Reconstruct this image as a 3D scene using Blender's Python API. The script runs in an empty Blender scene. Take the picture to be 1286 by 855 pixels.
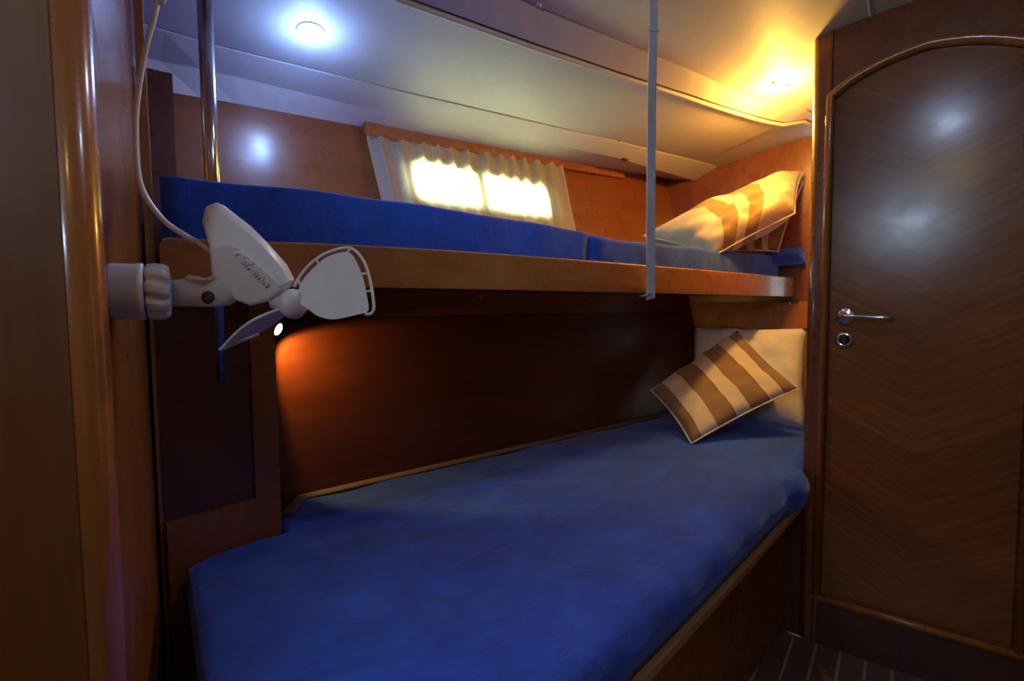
import bpy, bmesh, math, random
from mathutils import Vector, Matrix
random.seed(4)
PI = math.pi
SC = bpy.context.scene
COL = SC.collection

# ------------------------------------------------------------------ camera
H = 1.10                                        # eye height above the cabin sole
F_PX = 640.0; CX, CY = 643.0, 427.5             # photograph taken as 1286 x 855
psi = math.atan2(757, 640); pit = math.radians(3.5); rho = math.radians(.47)
FW = Vector((math.cos(psi)*math.cos(pit), math.sin(psi)*math.cos(pit), -math.sin(pit)))
R0 = Vector((math.sin(psi), -math.cos(psi), 0)); U0 = R0.cross(FW)
RT = R0*math.cos(rho) - U0*math.sin(rho); UP = U0*math.cos(rho) + R0*math.sin(rho)
EYE = Vector((0, 0, H))
cam = bpy.data.cameras.new('camera'); co = bpy.data.objects.new('camera', cam); COL.objects.link(co)
co.matrix_world = Matrix((( RT.x, UP.x, -FW.x, 0), (RT.y, UP.y, -FW.y, 0), (RT.z, UP.z, -FW.z, H), (0, 0, 0, 1)))
cam.sensor_width = 36; cam.lens = 36*F_PX/1286; cam.clip_start = .02
cam.dof.use_dof = True; cam.dof.focus_distance = .9; cam.dof.aperture_fstop = 7
SC.camera = co

def ray(x, y): return FW + RT*((x-CX)/F_PX) + UP*((CY-y)/F_PX)
def on_z(x, y, z):                               # z measured from eye height
    r = ray(x, y); return EYE + r*(z/r.z)
def on_plane(x, y, p0, n):
    r = ray(x, y); return EYE + r*((p0-EYE).dot(n)/r.dot(n))
def at(x, y, d): return EYE + ray(x, y)*d

# ------------------------------------------------------------------ world, exposure, lights
SC.view_settings.view_transform = 'Standard'; SC.view_settings.look = 'None'
SC.view_settings.gamma = 1; SC.view_settings.use_curve_mapping = False
SC.view_settings.exposure = 0.0
w = bpy.data.worlds.new('daylight'); SC.world = w; w.use_nodes = True
w.node_tree.nodes['Background'].inputs[0].default_value = (.80, .95, 1, 1)
w.node_tree.nodes['Background'].inputs[1].default_value = 1.5

def light(name, kind, loc, energy, color, size=.02, target=None, spot=None, blend=.4, sy=None):
    l = bpy.data.lights.new(name, kind); l.energy = energy; l.color = color
    o = bpy.data.objects.new(name, l); COL.objects.link(o); o.location = loc
    if kind == 'AREA':
        l.shape = 'RECTANGLE'; l.size = size; l.size_y = sy or size
    else: l.shadow_soft_size = size
    if kind == 'SPOT': l.spot_size = math.radians(spot); l.spot_blend = blend
    if target is not None: o.rotation_euler = (Vector(target)-Vector(loc)).to_track_quat('-Z', 'Y').to_euler()
    return o
COOL = (.26, .44, 1.0); WARM = (1.0, .50, .07); AMBER = (1.0, .42, .08)
E_COOL, E_WARM, E_READ, E_CABIN, E_CORR, E_REAR, E_HULL = 5.5, 10.0, 7.0, 3.2, 2.0, 6.5, 20.0

# ------------------------------------------------------------------ materials
def newmat(name):
    m = bpy.data.materials.new(name); m.use_nodes = True
    nt = m.node_tree; b = nt.nodes['Principled BSDF']
    return m, nt, b
def ramp(nt, fac, stops, mode='LINEAR'):
    r = nt.nodes.new('ShaderNodeValToRGB'); r.color_ramp.interpolation = mode
    e = r.color_ramp.elements
    e[0].position, e[0].color = stops[0][0], (*stops[0][1], 1)
    e[1].position, e[1].color = stops[1][0], (*stops[1][1], 1)
    for p, c in stops[2:]:
        x = e.new(p); x.color = (*c, 1)
    nt.links.new(fac, r.inputs[0]); return r
def mixc(nt, a, b, fac, mode='MIX'):
    m = nt.nodes.new('ShaderNodeMix'); m.data_type = 'RGBA'; m.blend_type = mode
    if isinstance(fac, (int, float)): m.inputs[0].default_value = fac
    else: nt.links.new(fac, m.inputs[0])
    for s, v in ((6, a), (7, b)):
        if isinstance(v, tuple): m.inputs[s].default_value = (*v, 1)
        else: nt.links.new(v, m.inputs[s])
    return m.outputs[2]
def noise(nt, scale, stretch=(1, 1, 1), detail=5, vec='Object', rough=.55, dist=0):
    tc = nt.nodes.new('ShaderNodeTexCoord'); mp = nt.nodes.new('ShaderNodeMapping')
    mp.inputs['Scale'].default_value = stretch
    nt.links.new(tc.outputs[vec], mp.inputs[0])
    n = nt.nodes.new('ShaderNodeTexNoise'); n.inputs['Scale'].default_value = scale
    n.inputs['Detail'].default_value = detail; n.inputs['Roughness'].default_value = rough
    n.inputs['Distortion'].default_value = dist
    nt.links.new(mp.outputs[0], n.inputs[0]); return n.outputs['Fac']
def bump(nt, b, h, strength, dist=.002):
    n = nt.nodes.new('ShaderNodeBump'); n.inputs['Strength'].default_value = strength
    n.inputs['Distance'].default_value = dist
    nt.links.new(h, n.inputs['Height']); nt.links.new(n.outputs[0], b.inputs['Normal'])
def wood(name, dark, light_, axis='x', rough=.28, coat=.35, coat_rough=.12, fine=9):
    m, nt, b = newmat(name)
    st = {'x': (.12, 1, 1), 'y': (1, .12, 1), 'z': (1, 1, .12)}[axis]
    st2 = tuple(v*.5 for v in st)
    g = noise(nt, fine*6, st, 6, dist=.4); l = noise(nt, 7, st2, 3, dist=1.2)
    mid = tuple((a+c)/2 for a, c in zip(dark, light_))
    c1 = ramp(nt, g, [(.3, dark), (.7, light_), (.5, mid)])
    c2 = ramp(nt, l, [(.3, tuple(v*.75 for v in dark)), (.72, tuple(v*1.1 for v in light_))])
    nt.links.new(mixc(nt, c1.outputs[0], c2.outputs[0], .5), b.inputs['Base Color'])
    sc = noise(nt, 14, (1, 1, 1), 6, rough=.7)
    rr = ramp(nt, sc, [(.35, (rough*.8,)*3), (.7, (rough*1.35,)*3)])
    nt.links.new(rr.outputs[0], b.inputs['Roughness'])
    b.inputs['Coat Weight'].default_value = coat; b.inputs['Coat Roughness'].default_value = coat_rough
    bump(nt, b, g, .06, .0006)
    return m
def plain(name, col, rough=.5, metal=0, nz=0, **kw):
    m, nt, b = newmat(name)
    n = noise(nt, 35, detail=4)
    c = ramp(nt, n, [(.3, tuple(v*(1-nz) for v in col)), (.7, tuple(min(1, v*(1+nz)) for v in col))])
    nt.links.new(c.outputs[0], b.inputs['Base Color'])
    b.inputs['Roughness'].default_value = rough; b.inputs['Metallic'].default_value = metal
    for k, v in kw.items(): b.inputs[k].default_value = v
    return m
def emis(name, col, s):
    m, nt, b = newmat(name)
    b.inputs['Base Color'].default_value = (.8, .8, .8, 1)
    b.inputs['Emission Color'].default_value = (*col, 1); b.inputs['Emission Strength'].default_value = s
    return m
def suede(name, dark, light_, wr=.5):
    m, nt, b = newmat(name)
    a = noise(nt, 5.5, (1, 1.6, 1), 7, dist=1.5, rough=.62); f = noise(nt, 260, detail=2)
    a2 = noise(nt, 1.9, detail=3, dist=.8)
    c = ramp(nt, a, [(.36, dark), (.66, light_)])
    c2 = ramp(nt, a2, [(.35, dark), (.7, light_)])
    cc = mixc(nt, c.outputs[0], c2.outputs[0], .45)
    ff = ramp(nt, f, [(.3, (.82,)*3), (.7, (1, 1, 1))])
    nt.links.new(mixc(nt, cc, ff.outputs[0], 1.0, 'MULTIPLY'), b.inputs['Base Color'])
    b.inputs['Roughness'].default_value = .85
    b.inputs['Sheen Weight'].default_value = .3; b.inputs['Sheen Roughness'].default_value = .4
    b.inputs['Sheen Tint'].default_value = (.55, .65, 1, 1)
    w1 = noise(nt, 9, (1, 2.2, 1), 5, dist=1.0)
    bump(nt, b, w1, wr, .012)
    return m
M = dict(
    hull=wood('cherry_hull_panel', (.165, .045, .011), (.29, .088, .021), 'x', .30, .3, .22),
    hull_shade=wood('cherry_hull_shaded', (.075, .016, .006), (.14, .034, .010), 'x', .36, .10, .25),  # same cherry as the hull, with the upper berth's shade darkened into it
    jamb=wood('door_jamb_wood', (.15, .050, .010), (.24, .085, .016), 'z', .4, .3, .2),
    foot=wood('cherry_foot_panel', (.30, .085, .016), (.50, .16, .030), 'z', .42, .1, .3),
    board=wood('cherry_bunk_board', (.24, .085, .022), (.42, .165, .045), 'x', .26, .4, .1),
    vert=wood('cherry_vertical', (.17, .050, .012), (.30, .095, .022), 'z', .28, .4, .14),
    post=wood('cherry_post', (.22, .080, .016), (.36, .140, .028), 'z', .34, .5, .12),
    bead=wood('cherry_bead', (.30, .10, .020), (.45, .16, .035), 'z', .25, .6, .1),
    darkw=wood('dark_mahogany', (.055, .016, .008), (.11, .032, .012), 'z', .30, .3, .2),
    frame=wood('door_frame_wood', (.14, .040, .010), (.24, .07, .018), 'z', .28, .4, .12),
    trim=wood('pale_edge_trim', (.33, .17, .07), (.45, .25, .11), 'x', .4, .2, .2),
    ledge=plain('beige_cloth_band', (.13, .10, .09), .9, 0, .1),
    ceil=plain('cream_headliner', (.62, .60, .56), .55, 0, .03),
    bead_c=plain('cream_trim', (.68, .65, .56), .45, 0, .02),
    white=plain('white_abs_plastic', (.70, .67, .68), .32, 0, .02),
    blade=plain('white_soft_blade', (.70, .69, .72), .5, 0, .02),
    dark=plain('dark_screw', (.03, .028, .03), .5, 0, .1),
    brass=plain('brass', (.75, .5, .2), .3, 1, .05),
    chrome=plain('chrome', (.75, .77, .82), .12, 1, .03),
    steel=plain('stainless_tube', (.62, .58, .55), .16, 1, .04),
    strap=plain('grey_webbing', (.62, .66, .70), .8, 0, .1),
    blue=suede('royal_blue_suede', (.007, .045, .40), (.020, .125, .85)),
    blueup=suede('blue_suede_upper', (.008, .055, .45), (.020, .13, .85)),
    pw=plain('white_pillow_cotton', (.66, .64, .66), .9, 0, .05),
    plank=wood('sole_plank', (.10, .052, .034), (.17, .09, .058), 'x', .4, .2, .3),
    holly=plain('pale_holly_strip', (.34, .25, .18), .5, 0, .1),
    rubber=plain('grey_window_frame', (.45, .45, .43), .5, 0, .05),
)
# glass that daylight passes through
def glass():
    m, nt, b = newmat('window_glass'); nt.nodes.remove(b)
    t = nt.nodes.new('ShaderNodeBsdfTransparent'); g = nt.nodes.new('ShaderNodeBsdfGlossy'); g.inputs['Roughness'].default_value = .03
    mx = nt.nodes.new('ShaderNodeMixShader'); mx.inputs[0].default_value = .06
    t.inputs[0].default_value = (.95, 1, .98, 1)
    nt.links.new(t.outputs[0], mx.inputs[1]); nt.links.new(g.outputs[0], mx.inputs[2])
    nt.links.new(mx.outputs[0], nt.nodes['Material Output'].inputs[0]); return m
M['glass'] = glass()
def sheer():
    m, nt, b = newmat('sheer_cream_curtain'); nt.nodes.remove(b)
    d = nt.nodes.new('ShaderNodeBsdfDiffuse'); t = nt.nodes.new('ShaderNodeBsdfTranslucent'); p = nt.nodes.new('ShaderNodeBsdfTransparent')
    wv = noise(nt, 300, (1, 1, .2), 2)
    c = ramp(nt, wv, [(.3, (.60, .56, .42)), (.7, (.74, .70, .56))])
    nt.links.new(c.outputs[0], d.inputs[0]); nt.links.new(c.outputs[0], t.inputs[0]); p.inputs[0].default_value = (1, .98, .9, 1)
    a = nt.nodes.new('ShaderNodeMixShader'); a.inputs[0].default_value = .42
    nt.links.new(d.outputs[0], a.inputs[1]); nt.links.new(t.outputs[0], a.inputs[2])
    q = nt.nodes.new('ShaderNodeMixShader'); q.inputs[0].default_value = .10
    nt.links.new(a.outputs[0], q.inputs[1]); nt.links.new(p.outputs[0], q.inputs[2])
    nt.links.new(q.outputs[0], nt.nodes['Material Output'].inputs[0]); return m
M['sheer'] = sheer()
def stripes(name, bands, seam=(.10, .06, .035)):
    m, nt, b = newmat(name)
    uv = nt.nodes.new('ShaderNodeUVMap'); uv.uv_map = 'UVMap'
    sp = nt.nodes.new('ShaderNodeSeparateXYZ'); nt.links.new(uv.outputs[0], sp.inputs[0])
    st = []
    for i, (p, c) in enumerate(bands):
        if i: st.append((p-.006, seam))
        st.append((p, c))
    r = ramp(nt, sp.outputs[0], st, 'CONSTANT')
    f = noise(nt, 500, detail=2); ff = ramp(nt, f, [(.3, (.85,)*3), (.7, (1, 1, 1))])
    nt.links.new(mixc(nt, r.outputs[0], ff.outputs[0], 1.0, 'MULTIPLY'), b.inputs['Base Color'])
    b.inputs['Roughness'].default_value = .75; b.inputs['Sheen Weight'].default_value = .2
    w1 = noise(nt, 14, (1, 1, 1), 4, dist=.8); bump(nt, b, w1, .35, .01)
    return m
BR = (.27, .155, .075); CRM = (.66, .56, .42); DK = (.15, .09, .055)
M['cush'] = stripes('brown_cream_stripe', [(0, BR), (.10, CRM), (.26, BR), (.43, CRM), (.57, BR), (.74, CRM), (.88, BR)])
M['cush2'] = stripes('gold_cream_stripe', [(0, CRM), (.12, (.30, .19, .08)), (.26, CRM), (.38, (.30, .19, .08)), (.52, CRM)], (.3, .2, .1))
M['cush3'] = stripes('fine_brown_stripe', [(0, BR), (.2, CRM), (.35, BR), (.5, CRM), (.62, BR), (.74, CRM), (.84, BR)])
def chevron(xc):
    m, nt, b = newmat('chevron_veneer')
    tc = nt.nodes.new('ShaderNodeTexCoord'); sp = nt.nodes.new('ShaderNodeSeparateXYZ'); nt.links.new(tc.outputs['Object'], sp.inputs[0])
    def mth(op, a, b_=None):
        n = nt.nodes.new('ShaderNodeMath'); n.operation = op
        for i, v in enumerate((a, b_)):
            if v is None: continue
            if isinstance(v, (int, float)): n.inputs[i].default_value = v
            else: nt.links.new(v, n.inputs[i])
        return n.outputs[0]
    ax = mth('ABSOLUTE', mth('SUBTRACT', sp.outputs[0], xc))
    v = mth('SUBTRACT', sp.outputs[2], mth('MULTIPLY', ax, .55))       # across the grain
    u = mth('ADD', mth('MULTIPLY', sp.outputs[2], .55), ax)
    cb = nt.nodes.new('ShaderNodeCombineXYZ'); nt.links.new(mth('MULTIPLY', u, 1.6), cb.inputs[0]); nt.links.new(mth('MULTIPLY', v, 22), cb.inputs[1])
    n = nt.nodes.new('ShaderNodeTexNoise'); n.inputs['Scale'].default_value = 3; n.inputs['Detail'].default_value = 6
    nt.links.new(cb.outputs[0], n.inputs[0])
    strip = mth('FLOOR', mth('DIVIDE', v, .33))
    wn = nt.nodes.new('ShaderNodeTexWhiteNoise'); wn.noise_dimensions = '1D'; nt.links.new(strip, wn.inputs['W'])
    c = ramp(nt, n.outputs['Fac'], [(.3, (.19, .060, .014)), (.7, (.30, .105, .026))])
    tone = ramp(nt, wn.outputs['Value'], [(0, (.80, .77, .74)), (1, (1.08, 1.08, 1.05))])
    nt.links.new(mixc(nt, c.outputs[0], tone.outputs[0], 1.0, 'MULTIPLY'), b.inputs['Base Color'])
    s = noise(nt, 9, detail=7, rough=.7)
    rr = ramp(nt, s, [(.35, (.17,)*3), (.7, (.27,)*3)]); nt.links.new(rr.outputs[0], b.inputs['Roughness'])
    b.inputs['Coat Weight'].default_value = .3; b.inputs['Coat Roughness'].default_value = .22
    bump(nt, b, s, .10, .004)
    return m

# ------------------------------------------------------------------ object helpers
def obj(name, bm, mat, parent=None, smooth=False, kind=None, label=None):
    me = bpy.data.meshes.new(name)
    bmesh.ops.recalc_face_normals(bm, faces=bm.faces)
    if parent is not None:
        p = parent
        mw = Matrix.Identity(4)
        while p is not None:
            mw = p.matrix_basis @ mw; p = p.parent
        bm.transform(mw.inverted())
    bm.to_mesh(me); bm.free(); me.materials.append(mat)
    if smooth: me.shade_smooth()
    o = bpy.data.objects.new(name, me); COL.objects.link(o); o.parent = parent
    if kind: o['kind'] = kind
    if label: o['label'] = label
    return o
def thing(name, label, cat, loc=(0, 0, 0), group=None, kind=None, rz=0):
    o = bpy.data.objects.new(name, None); COL.objects.link(o); o.empty_display_size = .05
    o.location = loc; o.rotation_euler = (0, 0, rz)
    o.matrix_basis = Matrix.Translation(loc) @ Matrix.Rotation(rz, 4, 'Z')
    if kind: o['kind'] = kind
    if label: o['label'] = label
    if cat: o['category'] = cat
    if group: o['group'] = group
    return o
def tag(o, label, cat, group=None):
    o['label'] = label; o['category'] = cat
    if group: o['group'] = group
    return o
def prism(pts, vec):
    """polygon pts (3D) extruded by vec"""
    bm = bmesh.new(); vec = Vector(vec)
    a = [bm.verts.new(Vector(p)) for p in pts]; b = [bm.verts.new(Vector(p)+vec) for p in pts]
    bm.faces.new(a); bm.faces.new(b[::-1]); n = len(pts)
    for i in range(n): bm.faces.new((a[i], b[i], b[(i+1) % n], a[(i+1) % n]))
    return bm
def box(x0, x1, y0, y1, z0, z1):
    return prism([(x0, y0, z0), (x1, y0, z0), (x1, y1, z0), (x0, y1, z0)], (0, 0, z1-z0))
def bevel_bm(bm, w_, seg=3, ang=.5):
    ed = [e for e in bm.edges if len(e.link_faces) == 2 and e.calc_face_angle(0) > ang]
    bmesh.ops.bevel(bm, geom=ed, offset=w_, segments=seg, profile=.5, affect='EDGES', clamp_overlap=True); return bm
def tube(path, r, seg=10, cap=True, closed=False, flat=1.0, up=None):
    bm = bmesh.new(); pts = [Vector(p) for p in path]; n = len(pts); rings = []
    u = None
    for i, p in enumerate(pts):
        if closed: t = pts[(i+1) % n]-pts[i-1]
        else: t = pts[min(i+1, n-1)]-pts[max(i-1, 0)]
        t.normalize()
        if up is not None: u = (Vector(up)-t*Vector(up).dot(t)).normalized()
        elif u is None:
            u = t.orthogonal().normalized()
        else: u = (u-t*u.dot(t)).normalized()
        v = t.cross(u); rr = r[i] if isinstance(r, (list, tuple)) else r
        rings.append([bm.verts.new(p+u*math.cos(2*PI*k/seg)*rr*flat+v*math.sin(2*PI*k/seg)*rr) for k in range(seg)])
    m = n if closed else n-1
    for i in range(m):
        a, b = rings[i], rings[(i+1) % n]
        for k in range(seg): bm.faces.new((a[k], a[(k+1) % seg], b[(k+1) % seg], b[k]))
    if cap and not closed: bm.faces.new(rings[0]); bm.faces.new(rings[-1][::-1])
    return bm
def lathe(prof, origin, axis, seg=24, flute=None):
    """prof: list of (t along axis, radius)"""
    bm = bmesh.new(); ax = Vector(axis).normalized(); u = ax.orthogonal().normalized(); v = ax.cross(u); O = Vector(origin)
    rings = []
    for t, r in prof:
        ring = []
        for k in range(seg):
            a = 2*PI*k/seg; rr = r*(flute(a, t) if flute else 1)
            ring.append(bm.verts.new(O+ax*t+(u*math.cos(a)+v*math.sin(a))*max(rr, 1e-5)))
        rings.append(ring)
    for a, b in zip(rings, rings[1:]):
        for k in range(seg): bm.faces.new((a[k], a[(k+1) % seg], b[(k+1) % seg], b[k]))
    bm.faces.new(rings[0]); bm.faces.new(rings[-1][::-1]); return bm
def smooth_path(pts, n=8, closed=False):
    pts = [Vector(p) for p in pts]; out = []; N = len(pts)
    rng = range(N) if closed else range(N-1)
    for i in rng:
        if closed: p0, p1, p2, p3 = pts[i-1], pts[i], pts[(i+1) % N], pts[(i+2) % N]
        else: p0, p1, p2, p3 = pts[max(i-1, 0)], pts[i], pts[i+1], pts[min(i+2, N-1)]
        for k in range(n):
            t = k/n
            out.append(.5*((2*p1)+(p2-p0)*t+(2*p0-5*p1+4*p2-p3)*t*t+(3*p1-p0-3*p2+p3)*t**3))
    if not closed: out.append(pts[-1])
    return out
def round_poly(pts, radii, seg=6):
    out = []; n = len(pts)
    for i, p in enumerate(pts):
        p = Vector(p); a = Vector(pts[i-1])-p; b = Vector(pts[(i+1) % n])-p; r = radii[i] if isinstance(radii, (list, tuple)) else radii
        if r <= 0: out.append(p); continue
        ra = min(r, a.length*.49); rb = min(r, b.length*.49); s = p+a.normalized()*ra; e = p+b.normalized()*rb
        for k in range(seg+1):
            t = k/seg; out.append(s*(1-t)**2+p*2*t*(1-t)+e*t*t)
    return out
def sweep_profile(path, frames, prof):
    """prof (a,b) placed with frame vectors (A,B) along path"""
    bm = bmesh.new(); rings = [[bm.verts.new(p+A*a+B*b) for a, b in prof] for p, (A, B) in zip(path, frames)]
    m = len(prof)
    for r, s in zip(rings, rings[1:]):
        for k in range(m): bm.faces.new((r[k], r[(k+1) % m], s[(k+1) % m], s[k]))
    bm.faces.new(rings[0]); bm.faces.new(rings[-1][::-1]); return bm

# ------------------------------------------------------------------ hull side wall (leans outward towards the top)
HN = Vector((.0244, 1, -.2)); H0 = Vector((0, 1.53, H))
def hull_px(x, y, off=0): return on_plane(x, y, H0-Vector((0, off, 0)), HN)
def hull(u, z, off=0): return Vector((u, 1.53-.0244*u+.2*z-off, H+z))      # z from eye height
def hull_prism(uz, off, th):
    return prism([hull(a, b, off) for a, b in uz], (0, -th, 0))
def wall_with_hole(outer, hole, off, th):
    bm = bmesh.new(); es = []
    for loop in (outer, hole):
        vs = [bm.verts.new(hull(a, b, off)) for a, b in loop]
        es += [bm.edges.new((vs[i], vs[(i+1) % len(vs)])) for i in range(len(vs))]
    bmesh.ops.triangle_fill(bm, edges=es, use_beauty=True)
    r = bmesh.ops.extrude_face_region(bm, geom=bm.faces[:])
    bmesh.ops.translate(bm, vec=(0, th, 0), verts=[v for v in r['geom'] if isinstance(v, bmesh.types.BMVert)])
    return bm
win = [(.895, .385), (1.53, .388), (1.53, .510), (.895, .515)]
winr = [(p.x, p.y) for p in round_poly([(a, b, 0) for a, b in win], .045, 6)]
wb = thing('wall_back', None, None, (1.2, 1.6, 0), kind='structure')
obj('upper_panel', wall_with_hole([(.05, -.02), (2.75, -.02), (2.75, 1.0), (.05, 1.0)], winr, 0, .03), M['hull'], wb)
obj('lower_panel', hull_prism([(.05, -1.12), (2.75, -1.12), (2.75, -.023), (.05, -.023)], -.03, .03), M['hull_shade'], wb)
# narrow panel at the head of the upper berth, with its joint
pA = hull_px(208, 120, .0); 
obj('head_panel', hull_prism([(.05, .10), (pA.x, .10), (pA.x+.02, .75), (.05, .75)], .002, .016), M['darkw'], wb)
obj('valance_strip', hull_prism([(.74, .575), (2.08, .640), (2.08, .70), (.74, .64)], .001, .018), M['board'], wb)
obj('hull_skin', prism([(-.1, 1.75, -.1), (2.9, 1.75, -.1), (2.9, 1.78, -.1), (-.1, 1.78, -.1)], (0, 0, 1.38)), M['darkw'], wb)
obj('backing_strip', hull_prism([(.05, -.07), (2.75, -.07), (2.75, .03), (.05, .03)], -.062, .03), M['hull'], wb)
w1 = thing('window_1', None, None, tuple(hull(1.2, .45)), kind='structure')
def ring_frame(loop, inner_scale, off, th, mat, name):
    cx = sum(a for a, b in loop)/len(loop); cz = sum(b for a, b in loop)/len(loop)
    bm = bmesh.new(); out = []; n = len(loop)
    rings = []
    for (d, e) in ((.012, 0), (-.004, 0), (-.004, th), (.012, th)):
        ring = []
        for a, b in loop:
            sx = (a-cx)/abs(a-cx) if abs(a-cx) > .27 else 0
            l = math.hypot(a-cx, (b-cz)); 
            fx = 1+d/.3175; fz = 1+d/.06
            p = hull(cx+(a-cx)*fx, cz+(b-cz)*fz, off)-Vector((0, e, 0)); ring.append(bm.verts.new(p))
        rings.append(ring)
    for i in range(4):
        r, s = rings[i], rings[(i+1) % 4]
        for k in range(n): bm.faces.new((r[k], r[(k+1) % n], s[(k+1) % n], s[k]))
    return obj(name, bm, mat, w1)
ring_frame(winr, 1, .0, .008, M['rubber'], 'window_frame')
obj('mullion', hull_prism([(1.166, .38), (1.220, .38), (1.216, .52), (1.162, .52)], -.012, .018), M['rubber'], w1)
obj('pane', hull_prism([(.885, .385), (1.19, .385), (1.19, .525), (.885, .525)], -.020, .004), M['glass'], w1)
obj('pane', hull_prism([(1.2, .385), (1.54, .385), (1.54, .525), (1.2, .525)], -.020, .004), M['glass'], w1)

# ------------------------------------------------------------------ ceiling
LINES = dict(
    A=[(655, 0, .80), (676, 10, .80), (780, 52, .80), (867, 87, .80), (945, 124, .80), (1011, 136, .80)],
    B=[(502, 0, .74), (669, 59, .74), (780, 96, .745), (860, 121, .75), (889, 131, .75), (958, 152, .76), (985, 157, .765), (1011, 152, .785)],
    C=[(191, 32, .69), (270, 56, .69), (480, 108, .69), (777, 177, .705), (890, 205, .72)],
    D=[(191, 75, .65), (270, 90, .65), (440, 131, .65), (767, 196, .67)])
LN = {k: [on_z(*a) for a in v] for k, v in LINES.items()}
LN['E'] = [hull_px(x, y) for x, y in [(191, 112), (292, 129), (465, 161), (718, 206), (832, 223)]]
def samp(k, u):
    L = LN[k]
    if u <= L[0].x: return Vector((u, L[0].y, L[0].z))
    if u >= L[-1].x: return Vector((u, L[-1].y, L[-1].z))
    for a, b in zip(L, L[1:]):
        if a.x <= u <= b.x:
            t = (u-a.x)/(b.x-a.x); return Vector((u, a.y*(1-t)+b.y*t, a.z*(1-t)+b.z*t))
US = [-1.3, -.6, -.2, .1] + [.1+.0875*i for i in range(1, 32)]
def seam_n(u): return .506+.2*(u-1.85) if u > .3 else .196
def camber(n): return H+.80+.085*(1-((n+.3)/1.3)**2) if n < 1 else H+.80
def ceil_row(key, u):
    if key == 'far': return Vector((u, -1.15, H+.86))
    if key == 'mid': return Vector((u, -.4, camber(-.4)))
    if key == 'q1': return Vector((u, seam_n(u)-.25, camber(seam_n(u)-.25)))
    if key == 'seam0': return Vector((u, seam_n(u)-.004, camber(seam_n(u))))
    if key == 'seam1': return Vector((u, seam_n(u)+.004, camber(seam_n(u))))
    if key == 'q2':
        a = samp('A', u); n = (seam_n(u)+a.y)/2; return Vector((u, n, camber(n)*.5+.5*(a.z+camber(n)*0+ (camber(n)-a.z)*.5)))
    if key == 'A-': v = samp('A', u); v.y -= .005; return v
    if key == 'A2': v = samp('A', u); v.z -= .004; return v
    if key == 'B-': v = samp('B', u); v.y -= .012; v.z += .006; return v
    if key == 'B+': v = samp('B', u); v.y += .008; v.z += .004; return v
    if key == 'C-': v = samp('C', u); v.y -= .003; return v
    if key == 'C+': v = samp('C', u); v.y += .003; v.z -= .003; return v
    if key == 'D': return samp('D', u)
    if key == 'E':
        v = samp('E', u); return v
    if key == 'out': v = samp('E', u); v.y += .14; return v
def loft(keys, mat, name, parent, th=.02, us=US, sm=True):
    bm = bmesh.new(); rows = [[bm.verts.new(ceil_row(k, u)) for u in us] for k in keys]
    for a, b in zip(rows, rows[1:]):
        for i in range(len(us)-1): bm.faces.new((a[i], a[i+1], b[i+1], b[i]))
    r = bmesh.ops.extrude_face_region(bm, geom=bm.faces[:])
    bmesh.ops.translate(bm, vec=(0, 0, th), verts=[v for v in r['geom'] if isinstance(v, bmesh.types.BMVert)])
    return obj(name, bm, mat, parent, smooth=False)
ce = thing('ceiling', None, None, (1, .5, H+.8), kind='structure')
loft(['far', 'mid', 'q1', 'seam0'], M['ceil'], 'headliner_panel', ce)
loft(['seam1', 'q2', 'A-'], M['ceil'], 'headliner_panel', ce)
loft(['A2', 'B-'], M['ceil'], 'soffit_panel', ce, .05)
loft(['B+', 'C-'], M['ceil'], 'side_panel', ce, .05)
loft(['C+', 'D', 'E', 'out'], M['ceil'], 'side_panel', ce, .05)
obj('bead_strip', tube([samp('B', u)+Vector((0, 0, -.001)) for u in US], .0075, 8), M['bead_c'], ce, True)
obj('seam_strip', tube([Vector((u, seam_n(u), camber(seam_n(u))-.0005)) for u in US], .005, 6, flat=.6, up=(0, 0, 1)), M['ceil'], ce, True)
def ceil_z(u, n):
    ks = ['far', 'mid', 'q1', 'seam0', 'q2', 'A-', 'B-', 'B+', 'C-', 'D', 'E']
    P = [ceil_row(k, u) for k in ks]
    for a, b in zip(P, P[1:]):
        if a.y <= n <= b.y: t = (n-a.y)/max(b.y-a.y, 1e-6); return a.z*(1-t)+b.z*t
    return 2.0
def ceil_hit(x, y):
    r = ray(x, y); d = .3
    while d < 4:
        p = EYE+r*d
        if p.z >= ceil_z(p.x, p.y): break
        d += .002
    p = EYE+r*d; e = .02
    n = Vector(((ceil_z(p.x+e, p.y)-ceil_z(p.x-e, p.y))/(2*e), (ceil_z(p.x, p.y+e)-ceil_z(p.x, p.y-e))/(2*e), -1)).normalized()
    return p, n
# closing roof above so that no daylight leaks in
obj('deck_head', box(-1.4, 2.9, -1.25, 1.9, H+1.02, H+1.05), M['ceil'], ce)

# ------------------------------------------------------------------ door bulkhead, in its own frame (x along it, y away from the viewer)
DO = on_z(1005, 800, -H); ex = Vector((.213, -.977, 0)).normalized(); ey = Vector((-ex.y, ex.x, 0))
rz = math.atan2(ex.y, ex.x)
def dpx(x, y, off=0):
    p = on_plane(x, y, DO+ey*off, ey); q = p-DO; return (q.dot(ex), q.z)
def D(a, b, c): return DO+ex*a+ey*b+Vector((0, 0, c))      # a along, b depth, c height
arch_px = [(1043, 122), (1068, 101), (1110, 77), (1155, 58.5)]
arch = [dpx(*p) for p in arch_px]
XC = .278
xl = dpx(1038, 600)[0]; zb = dpx(1040, 752)[1]
half = [(arch[0][0], zb)] + arch
path2 = half + [(2*XC-a, c) for a, c in half[::-1]]
pathS = [(p.x, p.y) for p in ([Vector((half[0][0], zb, 0))] + smooth_path([Vector((a, c, 0)) for a, c in arch]+[Vector((2*XC-a, c, 0)) for a, c in arch[::-1]], 5) + [Vector((2*XC-half[0][0], zb, 0))])]
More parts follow.
